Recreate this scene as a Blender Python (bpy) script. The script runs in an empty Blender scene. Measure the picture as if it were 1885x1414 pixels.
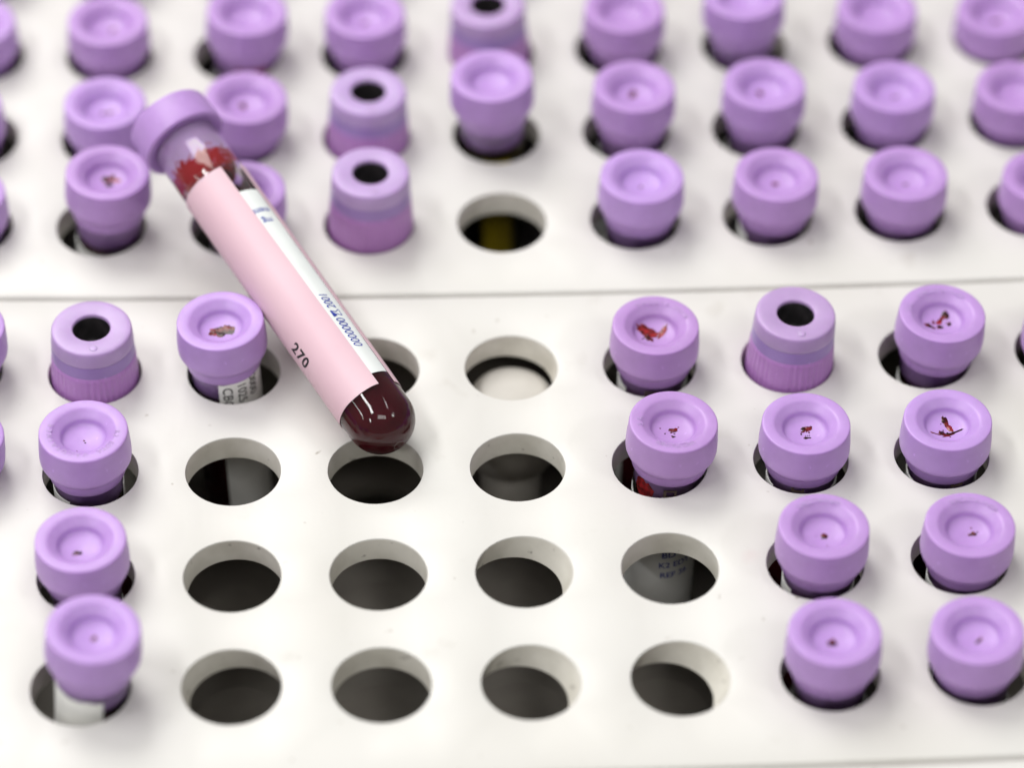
import bpy, bmesh, math, random
from mathutils import Vector, Matrix, Quaternion, noise
S = 0.001                      # everything is authored in millimetres
scene = bpy.context.scene
C = scene.collection
rad = math.radians

# ------------------------------------------------------------------ camera
CAM = Vector((-29.3737, -468.7671, 531.1381))
EL, YAW, ROLL, FPX = 0.771003, 0.053604, 0.012546, 7227.62
W0, H0 = 1885.0, 1414.0
fw = Vector((math.sin(YAW)*math.cos(EL), math.cos(YAW)*math.cos(EL), -math.sin(EL)))
rt = Vector((math.cos(YAW), -math.sin(YAW), 0))
up = rt.cross(fw)
rt2 = rt*math.cos(ROLL) + up*math.sin(ROLL)
up2 = rt2.cross(fw)
camd = bpy.data.cameras.new('camera')
cam = bpy.data.objects.new('camera', camd); C.objects.link(cam)
m = Matrix((rt2, up2, -fw)).transposed().to_4x4(); m.translation = CAM*S
cam.matrix_world = m
camd.sensor_width = 36; camd.sensor_fit = 'HORIZONTAL'
camd.lens = FPX/W0*36
camd.clip_start = 0.02; camd.clip_end = 60
camd.dof.use_dof = True
camd.dof.focus_distance = 0.743
camd.dof.aperture_fstop = camd.lens/23.5
camd.dof.aperture_blades = 0
scene.camera = cam

def on_ray(u, v, Y=None, Z=None):
    """point in mm seen at photo pixel u, v at depth row Y or height Z"""
    d = fw + rt2*((u-W0/2)/FPX) - up2*((v-H0/2)/FPX)
    t = (Y-CAM.y)/d.y if Y is not None else (Z-CAM.z)/d.z
    return CAM + d*t

# ------------------------------------------------------------------ world and lamps
world = bpy.data.worlds.new('World'); scene.world = world; world.use_nodes = True
bg = world.node_tree.nodes['Background']
bg.inputs[0].default_value = (1.0, 0.985, 0.955, 1); bg.inputs[1].default_value = 0.29
scene.view_settings.view_transform = 'Standard'; scene.view_settings.look = 'None'
scene.view_settings.exposure = -0.06; scene.view_settings.gamma = 1

def lamp(name, direc, dist, sx, sy, power, along=None, color=(1, 1, 1)):
    """ceiling lamp or added fill: direc points from the rack to the lamp, 'along' is its long side"""
    ld = bpy.data.lights.new(name, 'AREA'); ld.shape = 'RECTANGLE'
    ld.size = sx; ld.size_y = sy; ld.energy = power; ld.color = color
    o = bpy.data.objects.new(name, ld); C.objects.link(o)
    z = Vector(direc).normalized()
    a = Vector(along or (0, 1, 0)); y = (a - z*a.dot(z)).normalized(); x = y.cross(z)
    mm = Matrix((x, y, z)).transposed().to_4x4(); mm.translation = z*dist
    o.matrix_world = mm
    return o
lamp('ceiling_or_fill_panel', (-.42, .78, 1.0), 1.9, .95, 1.1, 28.5, color=(1, .985, .95))
lamp('ceiling_or_fill_panel', (.10, -.75, 1.0), 2.3, 1.1, .5, 9.5, color=(1, .985, .95))  # added front fill, lightens the cap sides and hole walls
lamp('ceiling_tube', (-.48, -.06, .86), 1.7, .20, 1.0, 14, along=(-.3, 1, .3))
lamp('ceiling_tube', (-.80, -.10, .45), 1.8, .04, .9, 2.6, along=(-.1, 1, .4))
lamp('ceiling_tube', (.30, .16, .93), 1.8, .04, .9, 2.6, along=(-.3, 1, .1))
lamp('ceiling_tube', (.75, -.35, .75), 2.2, .07, .35, 5.0)
lamp('ceiling_tube', (-.65, -.70, .62), 2.2, .07, .35, 5.0)

# ------------------------------------------------------------------ materials
def mat(name, col, rough=.5, **kw):
    mt = bpy.data.materials.new(name); mt.use_nodes = True
    b = mt.node_tree.nodes['Principled BSDF']
    b.inputs['Base Color'].default_value = (*col, 1); b.inputs['Roughness'].default_value = rough
    for k, v in kw.items():
        b.inputs[k.replace('_', ' ')].default_value = v
    return mt
def nodes(mt):
    nt = mt.node_tree; return nt, nt.nodes, nt.links, nt.nodes['Principled BSDF']
def noise_mix(mt, c1, c2, scale, lo, hi, detail=4, coord='Object', prev=None, off=(0,0,0)):
    nt, N, L, b = nodes(mt)
    tc = N.new('ShaderNodeTexCoord'); mp = N.new('ShaderNodeMapping'); mp.inputs['Location'].default_value = off
    L.new(tc.outputs[coord], mp.inputs[0])
    n = N.new('ShaderNodeTexNoise'); n.inputs['Scale'].default_value = scale; n.inputs['Detail'].default_value = detail
    L.new(mp.outputs[0], n.inputs['Vector'])
    r = N.new('ShaderNodeMapRange'); r.inputs['From Min'].default_value = lo; r.inputs['From Max'].default_value = hi
    L.new(n.outputs['Fac'], r.inputs['Value'])
    mx = N.new('ShaderNodeMix'); mx.data_type = 'RGBA'
    L.new(r.outputs[0], mx.inputs['Factor'])
    if prev is not None: L.new(prev, mx.inputs['A'])
    else: mx.inputs['A'].default_value = (*c1, 1)
    mx.inputs['B'].default_value = (*c2, 1)
    L.new(mx.outputs['Result'], b.inputs['Base Color'])
    return mx.outputs['Result']
def bump(mt, scale, dist, strength=1, detail=3):
    nt, N, L, b = nodes(mt)
    tc = N.new('ShaderNodeTexCoord')
    n = N.new('ShaderNodeTexNoise'); n.inputs['Scale'].default_value = scale; n.inputs['Detail'].default_value = detail
    L.new(tc.outputs['Object'], n.inputs['Vector'])
    bp = N.new('ShaderNodeBump'); bp.inputs['Distance'].default_value = dist; bp.inputs['Strength'].default_value = strength
    L.new(n.outputs['Fac'], bp.inputs['Height']); L.new(bp.outputs[0], b.inputs['Normal'])

M = {}
M['plate'] = mat('white_plastic_plate', (.84, .835, .80), .42)
o1 = noise_mix(M['plate'], (.612, .602, .575), (.582, .568, .535), 22, .42, .72, 5)
o1 = noise_mix(M['plate'], None, (.36, .33, .29), 330, .728, .80, 2, prev=o1)
o1 = noise_mix(M['plate'], None, (.50, .48, .445), 75, .66, .82, 6, prev=o1, off=(.7, .2, 0))   # rubbed smudges      # specks of dirt
o1 = noise_mix(M['plate'], None, (.58, .49, .475), 48, .74, .86, 3, prev=o1, off=(.3, .1, 0))   # faint rosy stains
bump(M['plate'], 900, .00006, .35)
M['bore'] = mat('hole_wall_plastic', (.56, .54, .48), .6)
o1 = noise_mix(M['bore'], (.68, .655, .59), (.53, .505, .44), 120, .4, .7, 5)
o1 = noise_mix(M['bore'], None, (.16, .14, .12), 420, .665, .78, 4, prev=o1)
M['inside'] = mat('shade_darkened_rack_plastic', (.22, .20, .175), .7)  # white rack plastic; the interior's shade is put into this dark grey
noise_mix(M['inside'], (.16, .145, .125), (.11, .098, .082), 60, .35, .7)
M['table'] = mat('grey_bench', (.35, .35, .36), .5); noise_mix(M['table'], (.35, .35, .36), (.3, .3, .31), 20, .4, .6)

LAV = (.43, .255, .575)
def rubber(name, col, rough=.42, sub=.35):
    mt = mat(name, col, rough)
    b = mt.node_tree.nodes['Principled BSDF']
    b.inputs['Subsurface Weight'].default_value = sub
    b.inputs['Subsurface Radius'].default_value = (1.0, .55, 1.0)
    b.inputs['Subsurface Scale'].default_value = .0012
    o_ = noise_mix(mt, col, tuple(c*.92 for c in col), 260, .35, .7, 4)
    o_ = noise_mix(mt, None, tuple(min(.85, c*1.22+.03) for c in col), 750, .66, .80, 5, prev=o_, off=(.05, .02, 0))   # pale scuffs
    nt, N, L, b = nodes(mt)
    oi = N.new('ShaderNodeObjectInfo'); hs = N.new('ShaderNodeHueSaturation')
    r = N.new('ShaderNodeMapRange'); r.inputs['To Min'].default_value = .93; r.inputs['To Max'].default_value = 1.06
    L.new(oi.outputs['Random'], r.inputs['Value']); L.new(r.outputs[0], hs.inputs['Value'])
    r = N.new('ShaderNodeMapRange'); r.inputs['To Min'].default_value = .508; r.inputs['To Max'].default_value = .494
    L.new(oi.outputs['Random'], r.inputs['Value']); L.new(r.outputs[0], hs.inputs['Hue'])
    L.new(o_, hs.inputs['Color']); L.new(hs.outputs[0], b.inputs['Base Color'])
    bump(mt, 1500, .00005, .3)
    return mt
M['stopper'] = rubber('lavender_rubber', LAV)
M['shield'] = rubber('translucent_lilac_plastic', (.45, .315, .57), .4, .6)
M['skirt'] = rubber('magenta_purple_plastic', (.40, .19, .475), .33, .5)
M['band'] = rubber('deep_violet_rubber', (.30, .19, .46), .35, .3)
M['bore_rubber'] = mat('dark_bore_rubber', (.012, .011, .012), .35)
noise_mix(M['bore_rubber'], (.012, .011, .012), (.03, .026, .028), 500, .4, .7)
M['blood'] = mat('dark_blood', (.06, .004, .008), .6, Specular_IOR_Level=0.0)
noise_mix(M['blood'], (.055, .0038, .008), (.085, .006, .011), 90, .4, .7)
M['blood_dry'] = mat('drying_blood', (.14, .006, .010), .2, Specular_IOR_Level=.3)
noise_mix(M['blood_dry'], (.13, .005, .008), (.018, .002, .003), 700, .40, .58, 4)
M['blood_bright'] = mat('thin_red_blood', (.38, .012, .018), .25)
noise_mix(M['blood_bright'], (.27, .010, .014), (.10, .004, .006), 900, .40, .6, 4)
M['paper'] = mat('white_label_paper', (.78, .78, .76), .55); noise_mix(M['paper'], (.79, .79, .77), (.73, .73, .71), 150, .4, .7)
M['paper_lit'] = mat('white_printed_label', (.74, .77, .76), .4); noise_mix(M['paper_lit'], (.75, .78, .77), (.70, .73, .72), 150, .4, .7)
bump(M['paper_lit'], 700, .00005, .4)
M['pink'] = mat('pink_label_paper', (.83, .52, .60), .5)
noise_mix(M['pink'], (.655, .455, .515), (.615, .405, .47), 45, .4, .75, 4); bump(M['pink'], 160, .00012, .3)
M['yellow'] = mat('yellow_label_paper', (.55, .42, .01), .5); noise_mix(M['yellow'], (.42, .32, .01), (.30, .22, .01), 120, .4, .7)
M['serum'] = mat('dark_olive_serum', (.10, .075, .01), .3); noise_mix(M['serum'], (.10, .075, .01), (.05, .04, .01), 90, .4, .7)
M['ink_blue'] = mat('blue_ink', (.02, .035, .30), .5); noise_mix(M['ink_blue'], (.02, .035, .30), (.04, .06, .36), 900, .4, .7)
M['ink_black'] = mat('black_ink', (.012, .012, .013), .5); noise_mix(M['ink_black'], (.012, .012, .013), (.03, .03, .03), 900, .4, .7)
M['mark'] = mat('dark_brown_print', (.07, .045, .04), .4); noise_mix(M['mark'], (.07, .045, .04), (.12, .085, .07), 600, .4, .7)
M['white_cap'] = mat('white_cap_plastic', (.50, .475, .44), .5); noise_mix(M['white_cap'], (.50, .475, .44), (.44, .42, .385), 90, .4, .7)
# real glass for the lying tube
M['glass'] = mat('clear_glass', (1, 1, 1), .0, IOR=1.47); M['glass'].node_tree.nodes['Principled BSDF'].inputs['Transmission Weight'].default_value = 1
noise_mix(M['glass'], (1, 1, 1), (.985, .985, .985), 50, .4, .7)
# thin clear wall for the standing tubes
g = bpy.data.materials.new('thin_clear_wall'); g.use_nodes = True
nt = g.node_tree; N = nt.nodes; L = nt.links; out = N['Material Output']; N.remove(N['Principled BSDF'])
tr = N.new('ShaderNodeBsdfTransparent'); tr.inputs[0].default_value = (.99, .99, .99, 1)
gl = N.new('ShaderNodeBsdfGlossy'); gl.inputs['Roughness'].default_value = .03
fr = N.new('ShaderNodeFresnel'); fr.inputs[0].default_value = 1.45
mx = N.new('ShaderNodeMixShader'); L.new(fr.outputs[0], mx.inputs[0]); L.new(tr.outputs[0], mx.inputs[1]); L.new(gl.outputs[0], mx.inputs[2]); L.new(mx.outputs[0], out.inputs[0])
M['wall'] = g
# plug of the lying tube: lavender with a ragged ring of smeared blood (a stain of its own)
pm = rubber('lavender_rubber_smeared_with_blood', (.66, .45, .80), .8); M['plug_smear'] = pm
nt, N, L, b = nodes(pm)
base_link = b.inputs['Base Color'].links[0].from_socket
tc = N.new('ShaderNodeTexCoord'); sp = N.new('ShaderNodeSeparateXYZ'); L.new(tc.outputs['Object'], sp.inputs[0])
n = N.new('ShaderNodeTexNoise'); n.inputs['Scale'].default_value = 1000; n.inputs['Detail'].default_value = 7; n.inputs['Roughness'].default_value = .62
L.new(tc.outputs['Object'], n.inputs['Vector'])
n2 = N.new('ShaderNodeTexNoise'); n2.inputs['Scale'].default_value = 130; n2.inputs['Detail'].default_value = 2
mp2 = N.new('ShaderNodeMapping'); mp2.inputs['Location'].default_value = (.013, .008, 0); L.new(tc.outputs['Object'], mp2.inputs[0]); L.new(mp2.outputs[0], n2.inputs['Vector'])
# band profile along the tube
zr = N.new('ShaderNodeMapRange'); zr.inputs['From Min'].default_value = .0692; zr.inputs['From Max'].default_value = .0662
L.new(sp.outputs['Z'], zr.inputs['Value'])
a1 = N.new('ShaderNodeMath'); a1.operation = 'MULTIPLY_ADD'; a1.inputs[1].default_value = .30; L.new(zr.outputs[0], a1.inputs[0]); L.new(n.outputs['Fac'], a1.inputs[2])
a2 = N.new('ShaderNodeMath'); a2.operation = 'MULTIPLY_ADD'; a2.inputs[1].default_value = .55; L.new(n2.outputs['Fac'], a2.inputs[0]); L.new(a1.outputs[0], a2.inputs[2])
r2 = N.new('ShaderNodeMapRange'); r2.inputs['From Min'].default_value = .93; r2.inputs['From Max'].default_value = 1.06; L.new(a2.outputs[0], r2.inputs['Value'])
zm = N.new('ShaderNodeMapRange'); zm.inputs['From Min'].default_value = .0712; zm.inputs['From Max'].default_value = .0700; L.new(sp.outputs['Z'], zm.inputs['Value'])
mm_ = N.new('ShaderNodeMath'); mm_.operation = 'MULTIPLY'; L.new(r2.outputs[0], mm_.inputs[0]); L.new(zm.outputs[0], mm_.inputs[1])
mx = N.new('ShaderNodeMix'); mx.data_type = 'RGBA'; L.new(mm_.outputs[0], mx.inputs['Factor']); L.new(base_link, mx.inputs['A']); mx.inputs['B'].default_value = (.42, .006, .012, 1)
L.new(mx.outputs['Result'], b.inputs['Base Color'])

# ------------------------------------------------------------------ mesh helpers
def finish(name, bm, mats, parent=None, smooth=True, angle=None):
    me = bpy.data.meshes.new(name)
    bmesh.ops.scale(bm, vec=(S, S, S), verts=bm.verts)
    bmesh.ops.recalc_face_normals(bm, faces=bm.faces) if not getattr(finish, 'keep', False) else None
    bm.to_mesh(me); bm.free()
    for f in me.polygons: f.use_smooth = smooth
    if smooth and angle:
        me.set_sharp_from_angle(angle=rad(angle))
    for mt in (mats if isinstance(mats, (list, tuple)) else [mats]): me.materials.append(mt)
    o = bpy.data.objects.new(name, me); C.objects.link(o)
    if parent: o.parent = parent
    return o
def lathe(profile, seg=72, bm=None, rfun=None, mats=None):
    """profile: (r, z[, material]) in mm round local z"""
    bm = bm or bmesh.new(); rings = []
    for p in profile:
        r, z = p[0], p[1]
        if r < 1e-6: rings.append([bm.verts.new((0, 0, z))])
        else:
            ring = []
            for i in range(seg):
                t = 2*math.pi*i/seg
                rr = rfun(r, z, t) if rfun else r
                ring.append(bm.verts.new((rr*math.cos(t), rr*math.sin(t), z)))
            rings.append(ring)
    for k in range(len(rings)-1):
        a, b_ = rings[k], rings[k+1]; mi = profile[k+1][2] if len(profile[k+1]) > 2 else 0
        for i in range(seg):
            j = (i+1) % seg
            if len(a) == 1 and len(b_) == 1: continue
            if len(a) == 1: f = bm.faces.new((a[0], b_[i], b_[j]))
            elif len(b_) == 1: f = bm.faces.new((a[i], b_[0], a[j]))
            else: f = bm.faces.new((a[i], b_[i], b_[j], a[j]))
            f.material_index = mi
    return bm
def wrap_sheet(R, t0, t1, z0, z1, thick=.10, jitter=0, skew=0, seed=0, n=60, m_=24):
    """curved label: angles in degrees, axial limits in mm; skew shifts t1 along the length"""
    bm = bmesh.new(); G = []
    rnd = random.Random(seed)
    for layer in (0, 1):
        r = R + thick*(1-layer); g = []
        for i in range(m_+1):
            f = i/m_; z = z0 + (z1-z0)*f; row = []
            for j in range(n+1):
                h = j/n
                tt = t0 + (t1 + skew*(f-.5) - t0)*h
                zz = z + jitter*(noise.noise(Vector((h*6, seed, f*.7))))*(1 if i in (0, m_) else 0)
                bulge = .05*noise.noise(Vector((h*5, f*5, seed)))
                row.append(bm.verts.new(((r+bulge)*math.cos(rad(tt)), (r+bulge)*math.sin(rad(tt)), zz)))
            g.append(row)
        G.append(g)
    for k, g in enumerate(G):
        for i in range(m_):
            for j in range(n):
                v = (g[i][j], g[i][j+1], g[i+1][j+1], g[i+1][j])
                bm.faces.new(v if k == 0 else v[::-1])
    a, b_ = G
    for j in range(n):
        bm.faces.new((a[0][j+1], a[0][j], b_[0][j], b_[0][j+1])); bm.faces.new((a[m_][j], a[m_][j+1], b_[m_][j+1], b_[m_][j]))
    for i in range(m_):
        bm.faces.new((a[i][0], a[i+1][0], b_[i+1][0], b_[i][0])); bm.faces.new((a[i+1][n], a[i][n], b_[i][n], b_[i+1][n]))
    return bm
def text_bm(body, size, shear=0, offset=0, spacing=1.0, extrude=0, sx=1.0):
    cu = bpy.data.curves.new('txt', 'FONT'); cu.body = body; cu.size = size; cu.shear = shear
    cu.offset = offset; cu.space_character = spacing; cu.align_x = 'CENTER'; cu.align_y = 'CENTER'; cu.resolution_u = 5; cu.extrude = extrude
    o = bpy.data.objects.new('txt', cu); C.objects.link(o)
    bpy.context.view_layer.update()
    dg = bpy.context.evaluated_depsgraph_get(); me = o.evaluated_get(dg).to_mesh()
    bm = bmesh.new(); bm.from_mesh(me); o.evaluated_get(dg).to_mesh_clear()
    bpy.data.objects.remove(o); bpy.data.curves.remove(cu)
    for v in bm.verts: v.co.x *= sx
    return bm
def slice_bm(bm, step):
    for ax in (0, 1):
        lo = min(v.co[ax] for v in bm.verts); hi = max(v.co[ax] for v in bm.verts)
        k = math.ceil(lo/step)*step
        while k < hi:
            no = (1, 0, 0) if ax == 0 else (0, 1, 0); co = (k, 0, 0) if ax == 0 else (0, k, 0)
            bmesh.ops.bisect_plane(bm, geom=bm.verts[:]+bm.edges[:]+bm.faces[:], plane_co=co, plane_no=no); k += step
def wrap_text(bm, R, theta, z, rot=0):
    """lay flat artwork on a cylinder round local z"""
    slice_bm(bm, .45)
    c, s = math.cos(rad(rot)), math.sin(rad(rot))
    for v in bm.verts:
        u = v.co.x*c - v.co.y*s; w = v.co.x*s + v.co.y*c; t = rad(theta) + u/R; r = R + v.co.z
        v.co = Vector((r*math.cos(t), r*math.sin(t), z + w))
    return bm
def tri(bm, pts):
    bm.faces.new([bm.verts.new((x, y, 0)) for x, y in pts])
def empty(name, label=None, cat=None, group=None):
    o = bpy.data.objects.new(name, None); C.objects.link(o); o.empty_display_size = .005
    if label: o['label'] = label
    if cat: o['category'] = cat
    if group: o['group'] = group
    return o

# ------------------------------------------------------------------ the racks
P, PY, GAP, HR = 27.0, 27.0*1.00879, 1.5615, 9.02
def bow(x): return 1.472*(x/100)**2 - .7144*(x/100)
def hole(row, c):
    y = {'1': 3, '2': 2, '3': 1, '4': 0, 'c': 3+GAP, 'b': 4+GAP, 'a': 5+GAP, 'd': 6+GAP, 'n': -GAP}[row]
    x = (c-4)*P
    return x, y*PY + bow(x)
COLS = list(range(-2, 11))
X0, X1 = (-2.78-4)*P, (10.78-4)*P
def plate_bm(holes, ya, yb, z_top, th, edge=1.1, inner_mat=True):
    """holes: (x, y, radius, lower dx, lower dy). One plate with round-edged bores"""
    bm = bmesh.new(); seg = 80; BE = .28
    xs = [X0 + (X1-X0)*i/24 for i in range(25)]
    def outline(inset, z):
        pts = [(x, ya+inset+bow(x)) for x in xs] + [(x, yb-inset+bow(x)) for x in reversed(xs)]
        pts = [(min(max(x, X0+inset), X1-inset), y) for x, y in pts]
        return [bm.verts.new((x, y, z)) for x, y in pts]
    rings = [outline(edge, z_top), outline(edge*.3, z_top-edge*.3), outline(0, z_top-edge), outline(0, z_top-th)]
    n = len(rings[0])
    for a, b_ in zip(rings, rings[1:]):
        for i in range(n): bm.faces.new((a[i], a[(i+1) % n], b_[(i+1) % n], b_[i]))
    top_e = [bm.edges.get((rings[0][i], rings[0][(i+1) % n])) for i in range(n)]
    bot_e = [bm.edges.get((rings[-1][i], rings[-1][(i+1) % n])) for i in range(n)]
    for hx, hy, r, dx, dy in holes:
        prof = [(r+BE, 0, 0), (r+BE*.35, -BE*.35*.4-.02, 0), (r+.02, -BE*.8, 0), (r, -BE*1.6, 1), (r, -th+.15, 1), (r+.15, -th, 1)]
        rr = []
        for q, (pr, pz, mi) in enumerate(prof):
            f = min(1, -pz/th); ring = []
            for i in range(seg):
                t = 2*math.pi*i/seg
                wob = .035*noise.noise(Vector((math.cos(t)*3+hx, math.sin(t)*3+hy, pz)))
                ring.append(bm.verts.new((hx+dx*f+(pr+wob)*math.cos(t), hy+dy*f+(pr+wob)*math.sin(t), z_top+pz)))
            rr.append(ring)
        for k, (a, b_) in enumerate(zip(rr, rr[1:])):
            for i in range(seg):
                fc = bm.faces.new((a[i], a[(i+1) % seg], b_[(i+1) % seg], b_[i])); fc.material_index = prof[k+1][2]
        top_e += [bm.edges.get((rr[0][i], rr[0][(i+1) % seg])) for i in range(seg)]
        bot_e += [bm.edges.get((rr[-1][i], rr[-1][(i+1) % seg])) for i in range(seg)]
    bmesh.ops.triangle_fill(bm, use_beauty=True, edges=top_e, normal=(0, 0, 1))
    bmesh.ops.triangle_fill(bm, use_beauty=True, edges=bot_e, normal=(0, 0, -1))
    return bm
def slab(x0, x1, ya, yb, z0, z1, follow=True, n=24):
    bm = bmesh.new(); R_ = []
    for i in range(n+1):
        x = x0+(x1-x0)*i/n; b = bow(x) if follow else 0
        R_.append([bm.verts.new((x, ya+b, z0)), bm.verts.new((x, yb+b, z0)), bm.verts.new((x, yb+b, z1)), bm.verts.new((x, ya+b, z1))])
    for a, b_ in zip(R_, R_[1:]):
        for k in range(4): bm.faces.new((a[k], a[(k+1) % 4], b_[(k+1) % 4], b_[k]))
    bm.faces.new(R_[0]); bm.faces.new(R_[-1][::-1])
    return bm
SKEW = {('3', 4): (-1.9, -.2), ('4', 4): (-2.3, -.3), ('4', 5): (-3.0, -.3), ('4', 2): (1.3, .5), ('3', 2): (.5, .3), ('1', 4): (-.8, 0)}
def rack(rows, ya, yb, label):
    r = empty('tube_rack', label, 'test tube rack', 'white test tube racks standing one behind the other')
    ya += .3; yb -= .3
    hs = []
    for row in rows:
        for c in COLS:
            x, y = hole(row, c); dx, dy = SKEW.get((row, c), (0, 0)); hs.append((x, y, HR, dx, dy))
    yc = (ya+yb)/2
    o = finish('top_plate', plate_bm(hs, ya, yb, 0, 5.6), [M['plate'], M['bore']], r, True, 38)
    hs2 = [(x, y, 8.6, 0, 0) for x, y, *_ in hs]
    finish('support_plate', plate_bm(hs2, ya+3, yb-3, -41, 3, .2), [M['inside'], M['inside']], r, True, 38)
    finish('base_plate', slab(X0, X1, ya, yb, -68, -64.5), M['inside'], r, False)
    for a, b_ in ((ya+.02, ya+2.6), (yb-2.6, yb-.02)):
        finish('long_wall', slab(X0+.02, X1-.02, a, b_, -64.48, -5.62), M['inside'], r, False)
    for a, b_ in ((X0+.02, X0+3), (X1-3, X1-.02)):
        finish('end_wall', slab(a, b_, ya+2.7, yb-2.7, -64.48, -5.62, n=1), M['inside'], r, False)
    return r
ymid = (3+.5*GAP)*PY; yfr = -.5*GAP*PY
rack('1234', yfr, ymid, 'white plastic tube rack in the foreground and middle, with the block of empty round holes')
rack('cbad', ymid, ymid+(3+GAP)*PY, 'white plastic tube rack behind the long seam, out of focus and nearly full of tubes')
rack('n', yfr-(GAP+.0)*PY, yfr, 'edge of a white plastic rack along the bottom of the picture, before the seam')
tb = slab(-900, 900, -700, 900, -88, -68.05, False, 1)
t_ = finish('bench_top', tb, M['table'], None, False); t_['kind'] = 'structure'

# ------------------------------------------------------------------ standing tubes (origin at tube bottom, cap top at z = LT)
LT = 80.0
def topz(r):
    """height of the stopper's upper face below its top, at radius r"""
    pts = [(0, -3.05), (1.2, -2.95), (2.2, -2.82), (3.1, -2.66), (3.75, -2.45), (4.1, -2.2), (4.25, -1.9), (4.55, -1.22), (5.3, -.66), (6.0, -.14), (6.5, -.01), (7.9, 0)]
    for (a, za), (b_, zb) in zip(pts, pts[1:]):
        if a <= r <= b_: return za + (zb-za)*(r-a)/(b_-a)
    return 0
A_TOP = [(0, -3.05), (.5, -3.03), (1.2, -2.95), (2.2, -2.82), (3.1, -2.66), (3.75, -2.45), (4.1, -2.2), (4.25, -1.9), (4.36, -1.5), (4.55, -1.22), (4.9, -.95), (5.3, -.66), (5.7, -.36), (5.95, -.17), (6.2, -.06), (6.5, -.01), (7.2, .02), (7.9, .0), (8.15, -.03), (8.28, -.10), (8.35, -.24), (8.38, -.6)]
A_SIDE = [(8.52, -2.2), (8.66, -4.2), (8.68, -5.9), (8.6, -6.6), (8.35, -7.2), (7.95, -7.75), (7.6, -8.15), (7.38, -8.45), (7.3, -8.7), (7.22, -10.3), (7.05, -10.6)]
A_PLUG = [(6.58, -10.65), (6.55, -14.6), (5.9, -16.0), (5.0, -16.4), (0, -16.4)]
def stopper_bm(zt, seg=80):
    return lathe([(r, zt+z) for r, z in A_TOP + A_SIDE + A_PLUG], seg, rfun=lambda r, z, t: r*(1+.0035*math.sin(2*t+r)))
def body_bm(R, z_top):
    pr = [(R, z_top)] + [(R, 20), (R, R)] + [(R*math.cos(rad(a)), R - R*math.sin(rad(a))) for a in range(10, 90, 10)] + [(0, 0)]
    return lathe(pr, 56)
mesh_cache = {}
def part(name, key, builder, mats, parent, **kw):
    """shares mesh data between tubes: the first call builds it, later calls copy the object"""
    if key in mesh_cache:
        o = mesh_cache[key].copy(); C.objects.link(o)
    else:
        o = finish(name, builder(), mats, None, **kw); mesh_cache[key] = o
    o.parent = parent
    return o

RIBS = 44
def skirt_r(r, z, t):
    if z > LT-6.4: return r
    k = .5+.5*math.cos(RIBS*t)
    damp = .25 if math.sin(3*t+1.2) > .72 else 1
    return r - .20*damp*(1-k**2)
def blot(cx, cy, rx, ry, seed, ang=0, lift=.06, zt=LT, n=30, rg=7, ragged=.38):
    """flat-ish clot lying on the stopper's upper face"""
    bm = bmesh.new(); c, s = math.cos(rad(ang)), math.sin(rad(ang)); rings = []
    for q in range(rg+1):
        f = q/rg; ring = []
        for i in range(n if q else 1):
            t = 2*math.pi*i/n
            k = 1+ragged*(noise.noise(Vector((math.cos(t)*1.7, math.sin(t)*1.7, seed*3.1)))*1.5 + .6*noise.noise(Vector((math.cos(t)*5, math.sin(t)*5, seed*1.7))))
            x = f*rx*k*math.cos(t); y = f*ry*k*math.sin(t)
            X = cx + x*c - y*s; Y = cy + x*s + y*c
            h = topz(math.hypot(X, Y)) + (lift*.7 + .05*(1+noise.noise(Vector((X*2, Y*2, seed)))))*(1-f**3) - .02*f + .012
            ring.append(bm.verts.new((X, Y, zt+h)))
        rings.append(ring)
    for i in range(n): bm.faces.new((rings[0][0], rings[1][i], rings[1][(i+1) % n]))
    for a, b_ in zip(rings[1:], rings[2:]):
        for i in range(n): bm.faces.new((a[i], b_[i], b_[(i+1) % n], a[(i+1) % n]))
    return bm
def join(bms):
    bm = bms[0]
    for b_ in bms[1:]:
        me = bpy.data.meshes.new('tmp'); b_.to_mesh(me); b_.free(); bm.from_mesh(me); bpy.data.meshes.remove(me)
    return bm
def ring_text(body, r, size, a0, a1, zt):
    """letters moulded round the rim, reading clockwise from angle a0 to a1"""
    bms = []; n = len(body)
    for i, ch in enumerate(body):
        if ch == ' ': continue
        b_ = text_bm(ch, size, extrude=.03, offset=.01)
        t = rad(a0 + (a1-a0)*i/max(1, n-1)); c, s = math.cos(t-math.pi/2), math.sin(t-math.pi/2)
        for v in b_.verts:
            x, y = v.co.x, v.co.y + r
            v.co = Vector((x*c - y*s, x*s + y*c, zt + .015 + v.co.z))
        bms.append(b_)
    return join(bms)

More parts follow.
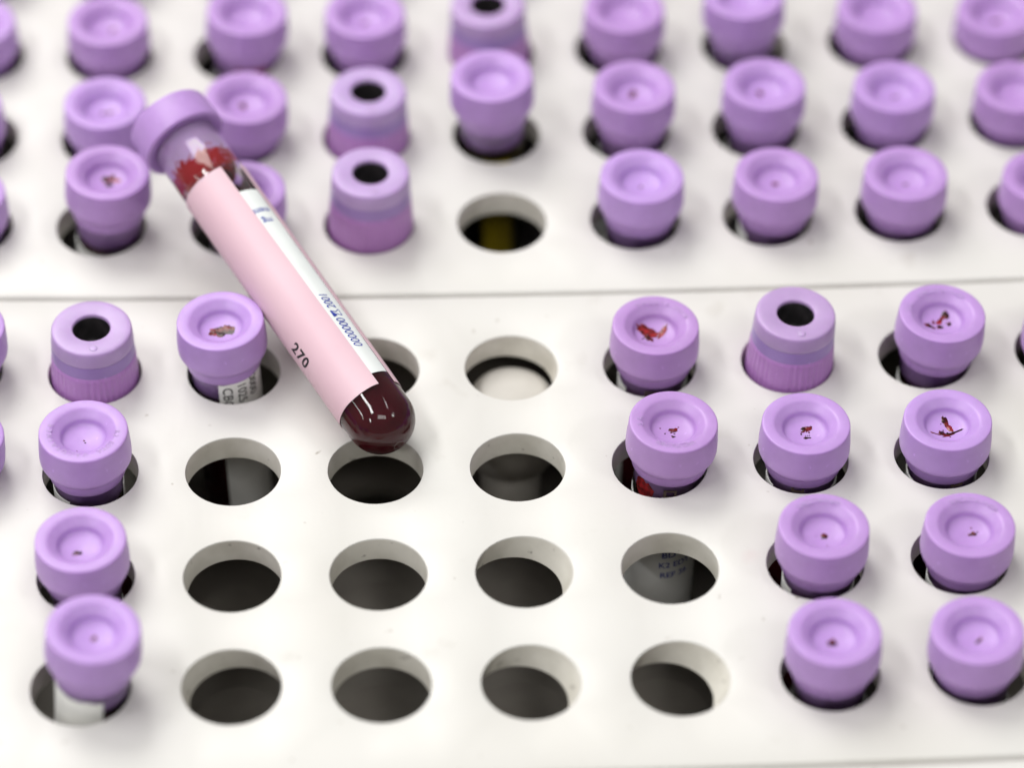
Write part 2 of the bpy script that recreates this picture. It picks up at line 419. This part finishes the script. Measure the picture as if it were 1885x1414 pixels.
placed = []
G_A = 'purple-capped blood tubes standing in the racks'
def place(root, T, hx, hy, clear, spin):
    """lean the tube so that its cap top is at T and its wall stays inside the hole"""
    off = Vector((T.x-hx, T.y-hy)); k = (LT-T.z)/LT
    b = -off*.3
    o0 = b + (off-b)*k
    if o0.length > clear:
        o0 = o0*(clear/o0.length); b = (o0 - off*k)/(1-k)
    B = Vector((hx+b.x, hy+b.y, 0)); d = Vector((T.x-B.x, T.y-B.y, 0))
    dz = math.sqrt(max(1, LT*LT - d.length_squared)); B.z = T.z - dz
    q = Vector((0, 0, 1)).rotation_difference(Vector((d.x, d.y, dz))) @ Quaternion((0, 0, 1), rad(spin))
    root.location = B*S; root.rotation_mode = 'XYZ'; root.rotation_euler = q.to_euler()
    return q
def tube(row, c, kind, u, v, label, spin=None, dy=0, blots=(), bright=(), paper='low', letters=None, mark=None, smear=None, content='blood', text=None):
    blots = [(x, y+1.2, a*1.2, b*1.2, *k) for x, y, a, b, *k in blots]; bright = [(x, y+1.2, a*1.15, b*1.15, *k) for x, y, a, b, *k in bright]
    if blots and row in '123' :
        rf = random.Random(row + str(c)); cx = sum(b_[0] for b_ in blots)/len(blots); cy = sum(b_[1] for b_ in blots)/len(blots)
        k = 7 if len(blots) > 2 or len(bright) else 2
        blots = blots + [(cx+rf.gauss(0, 1.1), cy+rf.gauss(0, 1.0), rf.uniform(.08, .24), rf.uniform(.07, .2), 20+i, rf.uniform(0, 180)) for i in range(k)]
    hx, hy = hole(row, c)
    T = on_ray(u, v, Y=hy+dy)
    root = empty('blood_tube', label, 'blood tube', G_A)
    rnd = random.Random(hash((ord(row), c)))
    # local -Y faces the camera when spin is 0
    sp = 0 if spin is None else spin
    place(root, T, hx, hy, 2.1 if kind == 'A' else .42, sp)
    if kind == 'A':
        part('stopper', 'stopper', lambda: stopper_bm(LT), M['stopper'], root, angle=60)
        part('glass_tube', 'glassA', lambda: body_bm(6.62, LT-10.62), M['wall'], root)
    else:
        def top():
            return lathe([(3.62, LT-6), (3.62, LT-.6), (3.66, LT-.25), (3.76, LT-.07), (3.95, LT), (6.6, LT+.02), (7.3, LT-.02), (7.58, LT-.12), (7.72, LT-.34), (7.82, LT-1.0), (7.92, LT-2.4), (7.98, LT-3.3), (7.9, LT-3.55), (7.4, LT-3.6)], 88)
        part('shield', 'shield', top, M['shield'], root, angle=50)
        part('stopper_bore', 'bore', lambda: lathe([(3.60, LT-.75), (3.54, LT-1.0), (3.45, LT-3), (3.4, LT-5.5), (2.6, LT-6.6), (0, LT-6.9)], 48), M['bore_rubber'], root)
        part('stopper_band', 'band', lambda: lathe([(7.4, LT-3.5), (7.93, LT-3.62), (8.02, LT-4.6), (8.06, LT-6.3), (7.6, LT-6.4)], 72), M['band'], root, angle=50)
        part('ribbed_skirt', 'skirt', lambda: lathe([(7.6, LT-6.1), (8.12, LT-6.35), (8.22, LT-7.5), (8.36, LT-9.5), (8.55, LT-13.5), (8.6, LT-17), (7.9, LT-17.4), (6.7, LT-17.4)], 264, rfun=skirt_r), M['skirt'], root, angle=70)
        part('moulding_dot', 'dot', lambda: lathe([(0, LT+.16), (.5, LT+.15), (.75, LT+.08), (.85, LT-.1), (.85, LT-.4)], 24), M['shield'], root).location = (.6*S, -5.9*S, 0)
        part('glass_tube', 'glassB', lambda: body_bm(6.62, LT-17.2), M['wall'], root)
    ct = {'blood': ('blood', M['blood']), 'serum': ('serum', M['serum'])}[content]
    part(ct[0], 'content'+content, lambda: lathe([(0, LT-16.6), (6.2, LT-16.6), (6.3, 20), (6.3, 6.6)] + [(6.3*math.cos(rad(a)), 6.6-6.3*math.sin(rad(a))) for a in range(10, 90, 10)] + [(0, .3)], 48), ct[1], root, angle=40)
    if paper == 'low': part('paper_label', 'paperlow', lambda: wrap_sheet(6.64, -215, 50, 16, LT-17, seed=2), M['paper'], root, angle=40)
    elif paper == 'mid': part('paper_label', 'papermid', lambda: wrap_sheet(6.64, -35, 215, 12, LT-13.2, seed=3, jitter=.2), M['paper'], root, angle=40)
    elif paper == 'high': part('paper_label', 'paperhigh', lambda: wrap_sheet(6.64, -100, 20, 12, LT-10.9, seed=4, jitter=.25), M['paper'], root, angle=40)
    elif paper == 'highleft': part('paper_label', 'paperhl', lambda: wrap_sheet(6.64, -170, -72, 12, LT-12.6, seed=5, jitter=.25), M['paper'], root, angle=40)
    elif paper == 'yellow':
        part('paper_label', 'paperye', lambda: wrap_sheet(6.64, -112, -60, 12, LT-18, seed=6), M['yellow'], root, angle=40)
    elif paper == 'wide': part('paper_label', 'paperwide', lambda: wrap_sheet(6.64, -250, 60, 10, LT-17.5, seed=7), M['paper'], root, angle=40)
    if blots: finish('blood_residue', join([blot(*b_[:4], seed=b_[4], ang=(b_[5] if len(b_) > 5 else 0)) for b_ in blots]), M['blood_dry'], root)
    if bright: finish('blood_film', join([blot(*b_[:4], seed=b_[4], ang=(b_[5] if len(b_) > 5 else 0), lift=.0) for b_ in bright]), M['blood_bright'], root)
    if letters:
        for body, a0, a1 in letters: finish('raised_lettering', ring_text(body, 6.35, 1.45, a0, a1, LT), M['stopper'], root, smooth=False)
    if mark is not None:
        th, z = mark
        b_ = bmesh.new()
        for (x0, y0, x1, y1) in ((-1.25, -1.1, 1.25, -.45), (-1.25, .65, 1.25, 1.1), (-1.25, -.44, -.7, .64), (.8, -.44, 1.25, .64)):
            tri(b_, [(x0, y0), (x1, y0), (x1, y1), (x0, y1)])
        finish('printed_mark', wrap_text(b_, 6.72, th, LT+z), M['mark'], root)
    if smear:
        th, z, w, h, sd = smear
        b_ = bmesh.new(); n = 40
        vs = [b_.verts.new((w*(1+.35*noise.noise(Vector((math.cos(2*math.pi*i/n)*2, math.sin(2*math.pi*i/n)*2, sd))))*math.cos(2*math.pi*i/n), h*(1+.45*noise.noise(Vector((math.cos(2*math.pi*i/n)*2, math.sin(2*math.pi*i/n)*2, sd+5))))*math.sin(2*math.pi*i/n), 0)) for i in range(n)]
        b_.faces.new(vs); bmesh.ops.triangulate(b_, faces=b_.faces)
        finish('blood_smear', wrap_text(b_, 6.66, th, LT+z), M['blood_bright'], root, smooth=False)
    for tx in (text or ()):
        body, size, th, z, rot, ink, sx = tx
        finish('printed_text', wrap_text(text_bm(body, size, offset=.03, sx=sx), 6.78, th, LT+z, rot), M[ink], root)
    return root

# blots: x, y (mm on the cap, x right, y away), rx, ry, seed, angle
tube('1', 0, 'A', -72, 600, "lavender stoppered tube cut off by the left edge, beside the leftmost ribbed purple cap", paper='low')
tube('1', 1, 'B', 168, 603, "ribbed purple tube cap with black bore, near the left edge beside the CBC tube")
tube('1', 2, 'A', 405, 590, "lavender stoppered tube with a big wet blood clot and a white label reading CBC",
     blots=((.35, -1.3, 1.75, 1.25, 3, 8), (1.2, -.8, .9, 1.0, 8)), bright=((-1.1, -1.1, 1.45, .95, 5, 20),), paper='high',
     text=(('CBC', 2.75, -86, -14.4, -90, 'ink_black', 1), ('1025', 2.6, -61, -13.8, -90, 'ink_black', 1), ('0000', 2.6, -38, -13.2, -90, 'ink_black', 1)))
tube('1', 5, 'A', 1207, 598, "sharp lavender stoppered tube with wide butterfly-shaped red blood smears in its well",
     blots=((-1.2, -1.9, .5, 1.1, 4, 35), (-2.4, -.3, .5, .35, 6)), bright=((-1.7, .1, 2.0, .9, 7, -35), (1.6, -.2, .55, 1.7, 9, -25), (.2, -.6, 1.5, .42, 12, -10)), letters=(('VACUTAINER', 118, 20),), mark=(-97, -12.7), paper='mid', spin=0)
tube('1', 6, 'B', 1465, 576, "ribbed purple tube cap with black bore, between two sharp lavender stoppers on the right", spin=0)
tube('1', 7, 'A', 1735, 576, "sharp lavender stoppered tube with scattered dark and red blood crumbs in its well",
     blots=((1.2, 1.2, .7, .7, 2, 30), (-2.3, -1.9, .95, .5, 5, -40), (-.3, -2.1, .65, .35, 6), (1.6, -1.3, .4, .4, 7)), bright=((.2, 0, 1.2, .42, 11, 55), (-1.4, -.9, .35, .35, 13)), letters=(('SK', 172, 160), ('VACUTAINER', 128, 44)))
tube('1', 8, 'A', 1968, 588, "lavender stoppered tube at the right edge, barely showing beside a half-seen hole")
tube('2', 0, 'A', -75, 798, "lavender stoppered tube cut off by the left edge, in the front rack's second row")
tube('2', 1, 'A', 153, 793, "lavender stoppered tube with a clean well, directly in front of the leftmost ribbed cap",
     letters=(('VACUTAINER', 250, 140), ('K2 EDTA', 330, 275)), blots=((.05, -1.5, .14, .14, 3),), paper='mid', spin=25)
tube('2', 5, 'A', 1240, 776, "lavender stoppered tube with two tiny blood spots, leaning right, red smear on its glass",
     blots=((.3, -.55, .75, .45, 4), (.1, -2.35, .3, .26, 5), (-1.5, -1.6, .1, .1, 6)), letters=(('SK', 186, 172), ('VACUTAINER', 300, 238)), mark=(-92, -13.0), smear=(-140, -13.6, 2.3, 2.2, 3), paper='wide',
     text=(('BD Va', 2.2, -71, -29.6, 4, 'ink_blue', 1), ('K2 EDT', 2.0, -71, -32.4, 4, 'ink_blue', 1), ('REF 36', 2.0, -71, -35.2, 4, 'ink_blue', 1)))
tube('2', 6, 'A', 1484, 779, "lavender stoppered tube with a small two-lobed dark clot and a fleck below it",
     blots=((-.05, .0, .6, .55, 3), (.75, .3, .62, .5, 4), (.3, -2.2, .6, .3, 5), (-.75, -1.2, .14, .2, 6)), mark=(-98, -11.0), paper='mid', spin=-5)
tube('2', 7, 'A', 1745, 772, "lavender stoppered tube with an anchor-shaped blood streak in its well",
     blots=((.5, .9, .45, 1.1, 3, -5), (.5, -2.35, 1.75, .38, 5, 6), (-1.2, -1.8, .7, .42, 6, -15)), bright=((.8, -.8, .5, 1.0, 9, 20), (-2.4, -1.6, .9, .16, 11, -35)), mark=(-88, -10.6), paper='mid', spin=15)
tube('3', 1, 'A', 148, 993, "blurred lavender stoppered tube with one red dot, front rack's third row, far left", blots=((-.7, -1.9, .6, .5, 3),))
tube('3', 6, 'A', 1517, 968, "lavender stoppered tube with a single oval dark dot, front rack's third row", blots=((.25, -1.1, .48, .65, 3, -20),), letters=(('VACUTAINER', 130, 60),), paper='mid')
tube('3', 7, 'A', 1786, 966, "lavender stoppered tube with a dark and red twin dot, front rack's third row", blots=((.55, -1.1, .45, .32, 4), (1.1, -1.2, .42, .4, 6)), letters=(('VACUTAINER', 95, 15),), paper='mid', spin=20)
tube('4', 1, 'A', 172, 1158, "strongly blurred lavender stoppered tube standing high in the bottom left hole, white label showing", blots=((.1, -.9, .35, .6, 3, -30),), paper='highleft')
tube('4', 6, 'A', 1537, 1163, "blurred lavender stoppered tube with a dark red dot, nearest row, right of empty holes", blots=((-.2, -1.3, .75, .75, 4, 30),))
tube('4', 7, 'A', 1800, 1160, "blurred lavender stoppered tube with a faint slanted streak, in the bottom right corner", blots=((.45, -1.1, .28, .9, 5, -35),))
# rear rack, front row
tube('c', 0, 'A', -68, 355, "blurred lavender stoppered tube cut by the left edge, rear rack's nearest row")
tube('c', 1, 'A', 198, 316, "blurred lavender stoppered tube with a red speckled well, touching the lying tube's cap", blots=((-.3, -.2, .8, .8, 3), (.9, .5, .4, .7, 5, 30), (.2, -1.8, .7, .5, 7)), bright=((1.6, -.6, 1.0, .4, 6),))
tube('c', 2, 'A', 448, 345, "blurred lavender stoppered tube mostly hidden beneath the lying pink-labelled tube")
tube('c', 3, 'B', 682, 316, "ribbed purple tube cap with black bore, rear rack's nearest row")
tube('c', 5, 'A', 1182, 323, "blurred lavender stoppered tube directly right of the rear rack's only empty hole", blots=((-.1, -1.2, .2, .4, 3),))
tube('c', 6, 'A', 1430, 320, "blurred lavender stoppered tube, second to the right of the rear rack's empty hole", blots=((-.1, -.9, .5, .5, 3),), paper='mid')
tube('c', 7, 'A', 1668, 318, "blurred lavender stoppered tube, third to the right of the rear rack's empty hole", blots=((.1, -1.3, .4, .3, 3),))
tube('c', 8, 'A', 1923, 325, 'blurred lavender stoppered tube cut by the right edge, nearest row of the rear rack')
# rear rack, second row
tube('b', 0, 'A', -73, 195, "blurred lavender stoppered tube barely in view at the left edge, rear rack's second row")
tube('b', 1, 'A', 193, 188, "blurred lavender stoppered tube with two rosy spots, left of the lying tube's cap", blots=((-.6, -1.2, .4, .4, 3), (.9, -.9, .6, .5, 5)))
tube('b', 2, 'A', 453, 178, "blurred lavender stoppered tube just right of the lying tube's cap", blots=((-.6, -.6, .6, .9, 4),))
tube('b', 3, 'B', 678, 166, "ribbed purple tube cap with black bore, directly behind another one like it")
tube('b', 4, 'A', 905, 138, "blurred lavender stoppered tube standing very high, behind the rear rack's empty hole", content='serum', paper='yellow')
tube('b', 5, 'A', 1168, 158, "blurred lavender stoppered tube with pinkish well, right of the one behind the empty hole", blots=((-.2, -.3, .5, 1.2, 3, -20),))
tube('b', 6, 'A', 1408, 153, "blurred lavender stoppered tube, third from the right in the rear rack's second row", blots=((-.8, -.9, .5, .8, 3, 20),))
tube('b', 7, 'A', 1647, 158, "blurred lavender stoppered tube, second from the right in the rear rack's second row", blots=((.3, -1.2, .6, .3, 3),))
tube('b', 8, 'A', 1872, 158, "blurred lavender stoppered tube, cut by the right edge in the rear rack's second row")
# rear rack, third row
tube('a', 0, 'A', -46, 40, 'blurred lavender stoppered tube in the top left corner, cut by the frame')
tube('a', 1, 'A', 198, 36, "blurred lavender stoppered tube with a rosy speck, second from the left along the top", blots=((.9, -.9, .6, .6, 5),))
tube('a', 2, 'A', 455, 18, "blurred lavender stoppered tube, third from the left along the top, red in its hole", smear=(-80, -12, 4, 1.6, 4))
tube('a', 3, 'A', 672, 22, "blurred lavender stoppered tube just left of the ribbed cap at the top edge", blots=((-.1, -1, .7, .35, 5, 20),))
tube('a', 4, 'B', 898, 6, "ribbed purple tube cap with black bore, cut by the top edge of the picture")
tube('a', 5, 'A', 1150, 13, "blurred lavender stoppered tube just right of the ribbed cap at the top edge")
tube('a', 6, 'A', 1370, -12, "blurred lavender stoppered tube standing high with dark red below it, cut by top edge", content='blood')
tube('a', 7, 'A', 1615, 13, "blurred lavender stoppered tube second from the right along the top edge")
tube('a', 8, 'A', 1835, 18, 'blurred lavender stoppered tube with a red spot, in the top right corner', blots=((.1, -1.2, .9, .5, 5),))
FAR = ['lavender stoppered tube of the farthest row, %s from the left, at the top edge' % w_ for w_ in ('first', 'second', 'third', 'fourth', 'fifth', 'sixth', 'seventh', 'eighth', 'ninth')]
# farthest row: only feet of the caps reach into the frame
for c in range(0, 9):
    hx, hy = hole('d', c)
    d = Vector((hx, hy, 10.5)) - CAM; t = d.dot(fw)
    u = W0/2 + FPX*d.dot(rt2)/t; v = H0/2 - FPX*d.dot(up2)/t
    tube('d', c, 'A', u, v, FAR[c])

# a white-capped tube sunk low in the otherwise empty upper hole
hx, hy = hole('1', 4)
w = empty('white_capped_tube', 'white round-topped cap sunk deep inside the hole right of the lying tube\'s tip', 'sunken tube')
w.location = ((hx+.3)*S, (hy-.6)*S, -64.4*S); w.rotation_euler = (rad(0), rad(-.3), 0)
finish('cap', lathe([(0, 58.5), (3, 58.45), (6, 58.2), (7.8, 57.6), (8.5, 56.4), (8.6, 52), (8.6, 42), (6, 42)], 64), M['white_cap'], w)
finish('tube_body', body_bm(6.0, 43), M['white_cap'], w)

# ------------------------------------------------------------------ the lying tube
Rg = 6.72
C0 = on_ray(700, 772, Z=Rg+.12)                   # centre of the round end
Cr = on_ray(342, 265, Z=23.4)                     # centre of the cap's lower rim
ax = (Cr-C0); LN = ax.length; a = ax.normalized()
vv = (CAM-C0).normalized(); n0 = (vv - a*vv.dot(a)).normalized(); yv = a.cross(n0)
lie = empty('lying_blood_tube', "glass tube of dark blood with a pink label reading 270, lying across the racks", 'blood tube')
mt4 = Matrix((n0, yv, a)).transposed().to_4x4(); mt4.translation = C0*S
lie.matrix_world = mt4
# the stopper: same profile as the standing ones, turned on the tube mouth
k0 = LN + 7.0
prof = [(r*1.015, k0+z) for r, z in A_TOP] + [(8.6, k0-2.4), (8.72, k0-5.0), (8.74, k0-6.4), (8.68, k0-6.75), (8.5, k0-6.92), (8.2, k0-6.97), (7.3, k0-6.97), (6.95, k0-6.7), (5.7, k0-6.7)]
finish('stopper', lathe(prof, 96), M['stopper'], lie, angle=60)
Ri = 5.78
finish('stopper_plug', lathe([(5.55, k0-6.85), (Ri+.04, k0-7.05), (Ri+.04, LN-10.6), (5.3, LN-11.3), (4.0, LN-11.5), (3.6, LN-9.5), (0, LN-9)], 72), M['plug_smear'], lie, angle=50)
gp = [(Rg, 0)] + [(Rg, LN*i/6) for i in range(1, 6)] + [(Rg, LN-.25), (Rg-.2, LN-.05), (Ri+.2, LN-.05), (Ri, LN-.25)] + [(Ri, LN*i/6) for i in range(5, -1, -1)]
gp = [(0, -Rg)] + [(Rg*math.sin(rad(q)), -Rg*math.cos(rad(q))) for q in range(6, 90, 6)] + gp
gp += [(Ri*math.cos(rad(q)), -Ri*math.sin(rad(q))) for q in range(6, 90, 6)] + [(0, -Ri)]
finish('glass_tube', lathe(gp, 128), M['glass'], lie, angle=60)
Rb = Ri+.12
bb = lathe([(0, -Rb)] + [(Rb*math.sin(rad(q)), -Rb*math.cos(rad(q))) for q in range(5, 90, 5)] + [(Rb, i*2.0) for i in range(0, int((LN-11.7)/2)+1)] + [(Rb, LN-11.65), (0, LN-11.65)], 96)
inv = mt4.inverted_safe()
LEVEL = 18.6
pc = (inv @ Vector((C0.x*S, C0.y*S, LEVEL*S)))/S; pn = inv.to_3x3() @ Vector((0, 0, 1))
res = bmesh.ops.bisect_plane(bb, geom=bb.verts[:]+bb.edges[:]+bb.faces[:], plane_co=pc, plane_no=pn, clear_outer=True)
bmesh.ops.edgenet_fill(bb, edges=[e for e in bb.edges if e.is_boundary])
finish('blood', bb, M['blood'], lie, angle=40)
finish('pink_label', wrap_sheet(Rg+.10, -292, 29, 3.5, 61.8, thick=.11, skew=-6, seed=11, n=110, m_=40, jitter=.25), M['pink'], lie, angle=50)['label'] = 'long pale pink paper label printed 270'
finish('white_label', wrap_sheet(Rg+.02, 2, 67, 6.2, 54.8, thick=.06, seed=12, n=40, m_=40), M['paper_lit'], lie, angle=50)['label'] = 'narrow white strip of label with blue printing'
RT = Rg+.245; RW = Rg+.11
finish('printed_text', wrap_text(text_bm('270', 3.6, shear=.12, offset=.09, spacing=1.12, sx=.92), RT, -53, 18.9, -90), M['ink_black'], lie)
finish('printed_text', wrap_text(text_bm('0000000', 2.75, shear=.25, offset=.012, sx=.78), RW, 46, 16.4, 90), M['ink_blue'], lie)
finish('printed_text', wrap_text(text_bm('2001', 2.75, shear=.25, offset=.012, sx=.72), RW, 46, 24.7, 90), M['ink_blue'], lie)
hg = bmesh.new()      # hourglass sign
def seg_(p, q, w_=.09):
    p = Vector(p); q = Vector(q); d = (q-p).normalized(); s = Vector((-d.y, d.x))*w_
    tri(hg, [tuple(p-s), tuple(q-s), tuple(q+s), tuple(p+s)])
tri(hg, [(-.75, .25), (-.2, .25), (.75, .95), (.75, 1.1), (-.75, 1.1)])
for p, q in (((-.8, -1), (.8, -1)), ((-.8, -1), (-.25, 0)), ((.8, -1), (.25, 0)), ((-.25, 0), (-.8, 1)), ((.25, 0), (.8, 1))): seg_(p, q)
finish('printed_sign', wrap_text(hg, RW, 46, 21.6, 90), M['ink_blue'], lie)
finish('printed_text', wrap_text(text_bm('ment', 2.1, offset=.03, sx=.95), RW, 43, 49.2, 180), M['ink_blue'], lie)
finish('printed_text', wrap_text(text_bm('mg', 2.1, offset=.03, sx=.95), RW, 42, 46.5, 180), M['ink_blue'], lie)
finish('moulded_mark', lathe([(.9, -Rg*math.cos(math.asin(.9/Rg))+.02), (1.0, -Rg-.10), (1.3, -Rg-.10), (1.4, -Rg*math.cos(math.asin(1.4/Rg))+.02)], 32), M['glass'], lie)
print('lying tube length', LN, 'foreshortening', math.sqrt(1-vv.dot(a)**2), 'cap top', C0, Cr)
scene.cycles.use_denoising = True
scene.cycles.max_bounces = 16; scene.cycles.transmission_bounces = 12; scene.cycles.transparent_max_bounces = 24
scene.cycles.caustics_reflective = False
scene.cycles.sample_clamp_indirect = 0
